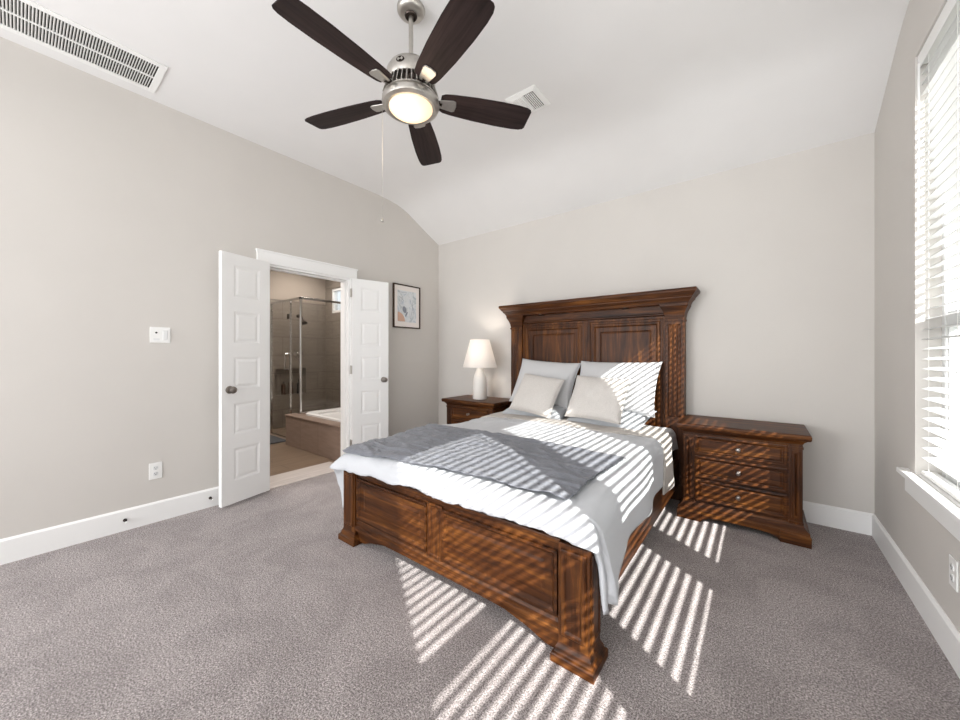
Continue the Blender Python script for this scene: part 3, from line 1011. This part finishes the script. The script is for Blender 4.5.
def iron_mesh():
    mb = MB()
    out = [(0.155, -0.024), (0.19, -0.030), (0.228, -0.036), (0.243, -0.030), (0.248, 0), (0.243, 0.030), (0.228, 0.036), (0.19, 0.030), (0.155, 0.024)]
    mb.prism(out, 'z', -0.010, -0.003)
    return mb


first_b = first_i = None
for k in range(5):
    a = R(54 + 72 * k)
    rotm = (R(-11), 0, a)
    if first_b is None:
        b_ = first_b = blade_mesh().build('blade', K['bladewood'], fan, bevel=0.0015)
        i_ = first_i = iron_mesh().build('blade_iron', K['nickel'], b_, bevel=0.003)
        MB().tube([(0.10, 0, 0.002), (0.14, 0, 0.002), (0.17, 0, -0.006)], 0.011, 8).build('blade_arm', K['darkmetal'], b_)
    else:
        b_ = copy_tree(first_b, fan)
    b_.location = (0, 0, BLZ)
    b_.rotation_euler = rotm
# pull chain
ca = Vector((-0.105, -0.062, 0))
MB().tube([(ca.x, ca.y, Z(2.60)), (ca.x * 1.28, ca.y * 1.28, Z(2.592)), (ca.x * 1.33, ca.y * 1.33, Z(2.57)), (ca.x * 1.33, ca.y * 1.33, Z(1.975))], 0.0013, 6).build('pull_chain', K['nickel'], fan)
MB().lathe([(0.002, 0.0), (0.009, 0.001), (0.0105, 0.007), (0.008, 0.014), (0.002, 0.02)], ca.x * 1.33, ca.y * 1.33, Z(1.955), 16).build('chain_fob', K['nickel'], fan, smooth=True)

# ------------------------------------------------------------------ ceiling grille and register
gy0, gy1, gx0, gx1 = -0.27, 0.60, -3.405, -3.03
g = tag(empty('return_air_grille', ((gx0 + gx1) / 2, (gy0 + gy1) / 2, ZC)), 'long white return air grille on the ceiling over the left wall', 'vent')
GO = tuple(g.location)
b = 0.037
m = MB()
zt, zb = ZC - 0.0005, ZC - 0.008
m.box(gx0, gx1, gy0, gy0 + b, zb, zt).box(gx0, gx1, gy1 - b, gy1, zb, zt).box(gx0, gx0 + b, gy0 + b, gy1 - b, zb, zt).box(gx1 - b, gx1, gy0 + b, gy1 - b, zb, zt)
m.build('grille_frame', K['plastic'], g, GO, bevel=0.002)
xm = (gx0 + gx1) / 2
MB().box(xm - 0.005, xm + 0.005, gy0 + b, gy1 - b, zb - 0.001, zt).build('centre_bar', K['plastic'], g, GO)
MB().box(gx0 + b, gx1 - b, gy0 + b, gy1 - b, ZC - 0.0015, ZC - 0.0005).build('duct_backing', K['darkgap'], g, GO)
m = MB()
y = gy0 + b + 0.006
while y < gy1 - b - 0.004:
    m.prism([(y, zb + 0.001), (y + 0.0035, zb + 0.001), (y + 0.0075, zt - 0.001), (y + 0.004, zt - 0.001)], 'x', gx0 + b, gx1 - b)
    y += 0.0125
m.build('louvres', K['plastic'], g, GO)

g = tag(empty('supply_register', (-1.352, 2.312, ZC)), 'small white square supply register on the ceiling beside the fan', 'vent')
GO = tuple(g.location)
m = MB()
x0, x1, y0, y1 = -1.475, -1.23, 2.19, 2.435
m.rects([(x0, x1, y0, y1, ZC - 0.0005), (x0, x1, y0, y1, ZC - 0.004), (x0 + 0.03, x1 - 0.03, y0 + 0.03, y1 - 0.03, ZC - 0.012)])
m.build('register_plate', K['plastic'], g, GO)
MB().box(-1.345, -1.267, 2.225, 2.40, ZC - 0.0135, ZC - 0.012).build('duct_backing', K['darkgap'], g, GO)
m = MB()
for k in range(6):
    xx = -1.3445 + k * 0.0135
    m.prism([(xx, ZC - 0.018), (xx + 0.002, ZC - 0.018), (xx + 0.007, ZC - 0.0125), (xx + 0.005, ZC - 0.0125)], 'y', 2.225, 2.40)
m.box(-1.4385, -1.35, 2.225, 2.40, ZC - 0.0155, ZC - 0.012)
for k in range(6):
    xx = -1.434 + k * 0.0140
    m.prism([(xx, ZC - 0.0155), (xx + 0.002, ZC - 0.0155), (xx - 0.001, ZC - 0.020), (xx - 0.003, ZC - 0.020)], 'y', 2.225, 2.40)
m.build('louvres', K['plastic'], g, GO)

# ------------------------------------------------------------------ wall plates and stops
sw = tag(empty('switch_plate', (XL, 0.651, 1.376)), 'white two-gang switch plate on the left wall', 'light switch')
SO = tuple(sw.location)
m = MB().box(XL + 0.0005, XL + 0.006, 0.593, 0.709, 1.318, 1.434).build('plate', K['plastic'], sw, SO, bevel=0.002)
MB().box(XL + 0.006, XL + 0.010, 0.665, 0.692, 1.342, 1.41).build('rocker', K['vinyl'], sw, SO, bevel=0.002)
MB().lathe_axis([(0.0065, 0), (0.006, 0.006), (0.002, 0.007)], (XL + 0.006, 0.628, 1.392), (1, 0, 0), 14).build('dial', K['black'], sw, SO, smooth=True)
MB().box(XL + 0.006, XL + 0.008, 0.612, 0.646, 1.335, 1.35).build('slider', K['vinyl'], sw, SO)


def outlet(loc, rz, label):
    r = tag(empty('wall_outlet', loc, rz), label, 'outlet', 'white duplex outlets')
    MB().box(0.0005, 0.006, -0.037, 0.037, -0.06, 0.06).build('plate', K['plastic'], r, bevel=0.002)
    for z in (-0.021, 0.021):
        rc = MB().loft([[(d, max(-0.0145, min(0.0145, 0.0175 * math.cos(2 * PI * k / 24))), z + 0.0145 * math.sin(2 * PI * k / 24)) for k in range(24)] for d in (0.005, 0.009)]).build('receptacle', K['vinyl'], r)
        MB().box(0.0085, 0.0094, -0.0075, -0.0055, z - 0.001, z + 0.007).box(0.0085, 0.0094, 0.0055, 0.0075, z - 0.001, z + 0.007).box(0.0085, 0.0094, -0.0025, 0.0025, z - 0.0095, z - 0.005).build('slots', K['black'], rc)
    return r


outlet((XL, 0.625, 0.376), 0, 'white duplex outlet low on the left wall beside the open door')
outlet((XR, 2.295, 0.36), PI, 'white duplex outlet on the right wall under the window sill')


def stop(y, z, label):
    r = tag(empty('door_stop', (XL + 0.015, y, z)), label, 'door stop', 'spring door stops')
    MB().lathe_axis([(0.011, 0), (0.011, 0.004), (0.006, 0.007)], (0, 0, 0), (1, 0, 0), 14).build('mount', K['darkmetal'], r, smooth=True)
    pts = [(0.006 + 0.05 * k / 120, 0.0055 * math.cos(k * 0.52), 0.0055 * math.sin(k * 0.52)) for k in range(121)]
    MB().tube(pts, 0.0013, 5).build('spring', K['darkmetal'], r)
    MB().lathe_axis([(0.007, 0), (0.008, 0.006), (0.006, 0.012)], (0.055, 0, 0), (1, 0, 0), 14).build('tip', K['plastic'], r, smooth=True)


stop(0.461, 0.075, 'small spring door stop on the left baseboard under the outlet')
stop(0.955, 0.075, 'small spring door stop on the baseboard behind the open left door')

# ------------------------------------------------------------------ framed print
t = NT('abstract_print')
v = t.coords((1, 1, 1))
n1 = t.noise(v, 9, 2, 0.5, 1.2)
t.col(t.ramp(n1, [(0.30, srgb(190, 198, 206)), (0.42, srgb(214, 219, 224)), (0.5, srgb(226, 228, 230)), (0.62, srgb(204, 210, 212)), (0.75, srgb(178, 186, 194))])).pr(0.6)
K['art'] = t.m
K['peach'] = paint('peach_ink', srgb(214, 176, 156), 0.7, 0.05, 0.0)
K['greyink'] = paint('grey_ink', srgb(142, 146, 156), 0.7, 0.05, 0.0)
K['mat'] = paint('white_mount', srgb(238, 232, 228), 0.8, 0.01, 0.0)
K['framewood'] = wood('thin_frame_wood', 'z', srgb(50, 38, 32), srgb(78, 60, 50), srgb(96, 76, 62))
pf = tag(empty('framed_print', (XL, 3.0, 1.83)), 'thin dark framed abstract print on the wall beside the right door leaf', 'picture')
PO = tuple(pf.location)
y0, y1, z0, z1 = 2.79, 3.222, 1.562, 2.10
f = 0.014
m = MB().box(XL + 0.001, XL + 0.024, y0, y0 + f, z0, z1).box(XL + 0.001, XL + 0.024, y1 - f, y1, z0, z1).box(XL + 0.001, XL + 0.024, y0 + f, y1 - f, z0, z0 + f).box(XL + 0.001, XL + 0.024, y0 + f, y1 - f, z1 - f, z1)
m.build('frame', K['framewood'], pf, PO)
MB().box(XL + 0.001, XL + 0.012, y0 + f, y1 - f, z0 + f, z1 - f).build('mount', K['mat'], pf, PO)
pr = MB().box(XL + 0.012, XL + 0.0135, y0 + 0.065, y1 - 0.065, z0 + 0.075, z1 - 0.075).build('print', K['art'], pf, PO)
m = MB()
m.loft([[(d, y0 + 0.068 + 0.115 * max(0, math.cos(q)), z0 + 0.08 + 0.115 * math.sin(q)) for q in [PI / 2 * k / 12 for k in range(13)]] + [(d, y0 + 0.068, z0 + 0.08)] for d in (XL + 0.0135, XL + 0.0142)])
m.build('printed_shape', K['peach'], pr, PO)
m = MB()
def blob(mb, cy, cz, ry, rz, d, rot=0.0, n=22):
    mb.loft([[(dd, cy + ry * math.cos(q) * math.cos(rot) - rz * math.sin(q) * math.sin(rot), cz + ry * math.cos(q) * math.sin(rot) + rz * math.sin(q) * math.cos(rot)) for q in [2 * PI * k / n for k in range(n)]] for dd in (XL + 0.0135, d)])
blob(m, 2.965, 1.79, 0.030, 0.044, XL + 0.0141, 0.4)
blob(m, 2.995, 1.735, 0.012, 0.035, XL + 0.0141, -0.5)
m.build('printed_shape', K['greyink'], pr, PO)
m = MB()
for (ya, za), (yb2, zb2) in (((2.86, 2.0), (3.0, 2.01)), ((2.88, 1.95), (2.95, 1.9)), ((2.93, 1.96), (2.9, 1.86)), ((3.05, 1.93), (3.12, 1.74)), ((3.1, 1.9), (3.06, 1.68))):
    m.tube([(XL + 0.0138, ya, za), (XL + 0.0138, (ya + yb2) / 2 + 0.012, (za + zb2) / 2), (XL + 0.0138, yb2, zb2)], 0.0018, 5)
m.build('printed_lines', K['greyink'], pr, PO)

# ------------------------------------------------------------------ bathroom beyond the doorway
BXW, BYF, BYR = -6.35, 0.2, 3.50            # far wall x, front wall y, window wall y
struct(MB().box(BXW - 0.3, XL - 0.02, BYF, BYR, -0.1, -0.001), 'floor_bathroom', K['bathfloor'])
struct(MB().box(BXW - 0.1, XL - WT, BYF - 0.1, BYR + 0.1, 2.74, 2.84), 'ceiling_bathroom', K['ceil'])
struct(MB().box(BXW - 0.1, XL - WT, BYF - 0.1, BYF, -0.1, 2.74), 'wall_bathroom_front', K['bathpaint'])
NY0, NY1, NZ0, NZ1 = 2.62, 3.14, 0.55, 0.99  # shower niche
m = MB().box(BXW - 0.1, BXW, BYF, NY0, -0.1, 2.15).box(BXW - 0.1, BXW, NY1, BYR, -0.1, 2.15).box(BXW - 0.1, BXW, NY0, NY1, -0.1, NZ0).box(BXW - 0.1, BXW, NY0, NY1, NZ1, 2.15)
m.box(BXW - 0.12, BXW - 0.1, NY0 - 0.05, NY1 + 0.05, NZ0 - 0.05, NZ1 + 0.05)
struct(m, 'wall_bathroom_far', K['bathwall'])
struct(MB().box(BXW - 0.1, BXW + 0.0, BYF, BYR, 2.15, 2.74), 'wall_bathroom_upper', K['bathpaint'])
QX0, QX1, QZ0, QZ1 = -6.15, -5.0, 1.98, 2.42  # high window over the tub
m = MB().box(BXW - 0.1, XL - WT, BYR, BYR + 0.12, -0.1, QZ0).box(BXW - 0.1, QX0, BYR, BYR + 0.12, QZ0, 2.74).box(QX1, XL - WT, BYR, BYR + 0.12, QZ0, 2.74).box(QX0, QX1, BYR, BYR + 0.12, QZ1, 2.74)
struct(m, 'wall_bathroom_window', K['bathwallx'])
r = tag(empty('window_4', ((QX0 + QX1) / 2, BYR + 0.06, QZ0)), None, None, None, 'structure')
RO = tuple(r.location)
m = MB()
f = 0.045
m.box(QX0, QX1, BYR + 0.02, BYR + 0.09, QZ0, QZ0 + f).box(QX0, QX1, BYR + 0.02, BYR + 0.09, QZ1 - f, QZ1)
for xx in (QX0, -5.86, -5.60, -5.30, QX1 - f):
    m.box(xx, xx + f, BYR + 0.02, BYR + 0.09, QZ0 + f, QZ1 - f)
m.build('window_frame', K['vinyl'], r, RO)
MB().box(QX0 + f, QX1 - f, BYR + 0.05, BYR + 0.055, QZ0 + f, QZ1 - f).build('window_pane', K['pane'], r, RO)

tub = tag(empty('bathtub', (-4.5, 2.85, 0)), 'white drop-in bathtub in a brown tiled deck beyond the doorway', 'bathtub')
TO = tuple(tub.location)
TY0, TX0, TX1, TZ = 2.26, -5.14, XL - WT - 0.012, 0.395
tx0, tx1, ty0, ty1 = -4.92, -3.80, 2.44, 3.34
m = MB()
m.box(TX0, TX1, TY0, ty0, 0, TZ).box(TX0, TX1, ty1, BYR - 0.005, 0, TZ).box(TX0, tx0, ty0, ty1, 0, TZ).box(tx1, TX1, ty0, ty1, 0, TZ)
m.build('tiled_deck', K['tubtile'], tub, TO, bevel=0.004)
MB().box(TX0 - 0.006, TX1, TY0 - 0.010, TY0 + 0.14, TZ, TZ + 0.018).build('deck_cap', K['tubtile'], tub, TO, bevel=0.004)


def rr(x0, x1, y0, y1, rad, z, n=6):
    out = []
    for cx, cy, a0 in ((x1 - rad, y1 - rad, 0), (x0 + rad, y1 - rad, PI / 2), (x0 + rad, y0 + rad, PI), (x1 - rad, y0 + rad, 3 * PI / 2)):
        for k in range(n + 1):
            a = a0 + PI / 2 * k / n
            out.append((cx + rad * math.cos(a), cy + rad * math.sin(a), z))
    return out


m = MB().loft([rr(tx0 - 0.05, tx1 + 0.05, ty0 - 0.03, ty1 + 0.04, 0.12, TZ + 0.001), rr(tx0 - 0.05, tx1 + 0.05, ty0 - 0.03, ty1 + 0.04, 0.12, TZ + 0.035), rr(tx0 - 0.03, tx1 + 0.03, ty0 - 0.01, ty1 + 0.02, 0.12, TZ + 0.045), rr(tx0 + 0.06, tx1 - 0.06, ty0 + 0.07, ty1 - 0.06, 0.14, TZ + 0.03), rr(tx0 + 0.16, tx1 - 0.12, ty0 + 0.15, ty1 - 0.13, 0.16, 0.06)])
m.build('tub_shell', K['acrylic'], tub, TO, smooth=True)

shw = tag(empty('shower_enclosure', (-5.06, 2.43, 0)), 'glass shower enclosure with chrome posts beside the tub', 'shower')
HO = tuple(shw.location)
PX, PY, PZ0, PZ1 = -5.06, 2.425, 0.0, 2.035
MB().box(PX - 0.014, PX + 0.014, PY - 0.014, PY + 0.014, TZ + 0.02, PZ1).build('corner_post', K['chrome'], shw, HO, bevel=0.003)
m = MB()
m.box(BXW + 0.01, PX + 0.014, PY - 0.014, PY + 0.014, PZ1 - 0.03, PZ1).box(PX - 0.014, PX + 0.014, PY + 0.014, BYR - 0.01, PZ1 - 0.03, PZ1)
m.build('header_rail', K['chrome'], shw, HO, bevel=0.003)
m = MB().box(PX - 0.012, PX + 0.012, PY + 0.014, BYR - 0.01, TZ + 0.02, TZ + 0.035).box(BXW + 0.01, TX0 - 0.01, PY - 0.012, PY + 0.012, 0.0, 0.02)
m.build('sill_channel', K['chrome'], shw, HO)
MB().box(PX - 0.004, PX + 0.004, PY + 0.014, BYR - 0.01, TZ + 0.036, PZ1 - 0.03).build('side_pane', K['showerglass'], shw, HO)
DX = -5.36
MB().box(DX + 0.01, PX - 0.015, PY - 0.004, PY + 0.004, TZ + 0.02, PZ1 - 0.03).build('return_pane', K['showerglass'], shw, HO)
dr = MB().box(-6.0, DX - 0.008, PY - 0.005, PY + 0.005, 0.03, PZ1 - 0.035).build('glass_door', K['showerglass'], shw, HO)
MB().box(DX - 0.010, DX + 0.010, PY - 0.012, PY + 0.012, 0.02, PZ1 - 0.03).build('door_jamb', K['chrome'], shw, HO)
m = MB().box(-6.012, -5.988, PY - 0.012, PY + 0.012, 0.02, PZ1 - 0.03)
m.build('door_post', K['chrome'], shw, HO)
MB().tube([(-5.43, PY - 0.005, 1.02), (-5.43, PY - 0.05, 1.02), (-5.43, PY - 0.05, 1.24), (-5.43, PY - 0.005, 1.24)], 0.011, 10).build('door_handle', K['chrome'], dr, HO)
for zz in (0.3, 1.75):
    MB().box(-5.45, -5.36, PY - 0.011, PY + 0.011, zz, zz + 0.07).build('hinge', K['darkmetal'], dr, HO)

# shower head on the far wall and the valve below it
h = tag(empty('shower_spray', (BXW, 3.0, 1.9)), 'dark shower head on an arm high on the shower wall', 'shower head')
MB().lathe_axis([(0.03, 0), (0.03, 0.008), (0.012, 0.012)], (0.001, 0, 0), (1, 0, 0), 18).build('flange', K['darkmetal'], h, smooth=True)
MB().tube([(0.01, 0, 0), (0.08, 0, 0.005), (0.15, 0, -0.03), (0.18, 0, -0.08)], 0.009, 10).build('arm', K['darkmetal'], h, smooth=True)
MB().lathe_axis([(0.012, 0), (0.02, 0.02), (0.055, 0.05), (0.06, 0.065), (0.05, 0.068)], (0.178, 0, -0.075), (0.4, 0, -1), 22).build('spray_face', K['darkmetal'], h, smooth=True)
h = tag(empty('shower_valve', (BXW, 3.0, 1.25)), 'round chrome shower valve with lever on the tiled wall', 'shower valve')
MB().lathe_axis([(0.08, 0), (0.08, 0.006), (0.03, 0.012), (0.025, 0.05), (0.002, 0.055)], (0.001, 0, 0), (1, 0, 0), 26).build('escutcheon', K['chrome'], h, smooth=True)
MB().tube([(0.045, 0, 0), (0.05, 0.02, -0.07)], 0.008, 8).build('lever', K['chrome'], h, smooth=True)


def bottle(y, hgt, rad, mat, label):
    o = tag(empty('bottle', (BXW - 0.05, y, NZ0 + 0.001)), label, 'bottle', 'bottles in the shower niche')
    MB().lathe([(rad, 0), (rad, hgt * 0.7), (rad * 0.8, hgt * 0.78), (rad * 0.35, hgt * 0.82), (rad * 0.35, hgt * 0.87)], seg=18).build('bottle_body', mat, o, smooth=True)
    MB().lathe([(rad * 0.42, hgt * 0.872), (rad * 0.42, hgt), (rad * 0.3, hgt * 1.01)], seg=14).build('cap', K['black'], o, smooth=True)


bottle(2.78, 0.22, 0.035, K['amber'], 'short dark bottle at the left end of the shower niche')
bottle(2.90, 0.27, 0.036, K['amber'], 'tall dark bottle in the middle of the shower niche')
bottle(3.04, 0.24, 0.034, K['black'], 'black bottle at the right end of the shower niche')
m = MB().rects([(-6.02, -5.30, 1.86, 2.36, 0.0005), (-6.03, -5.29, 1.85, 2.37, 0.006), (-6.02, -5.30, 1.86, 2.36, 0.014)])
tag(m.build('bath_mat', K['bathmat'], None, (-5.66, 2.1, 0.0), smooth=True), 'charcoal bath mat on the bathroom floor before the shower', 'bath mat')
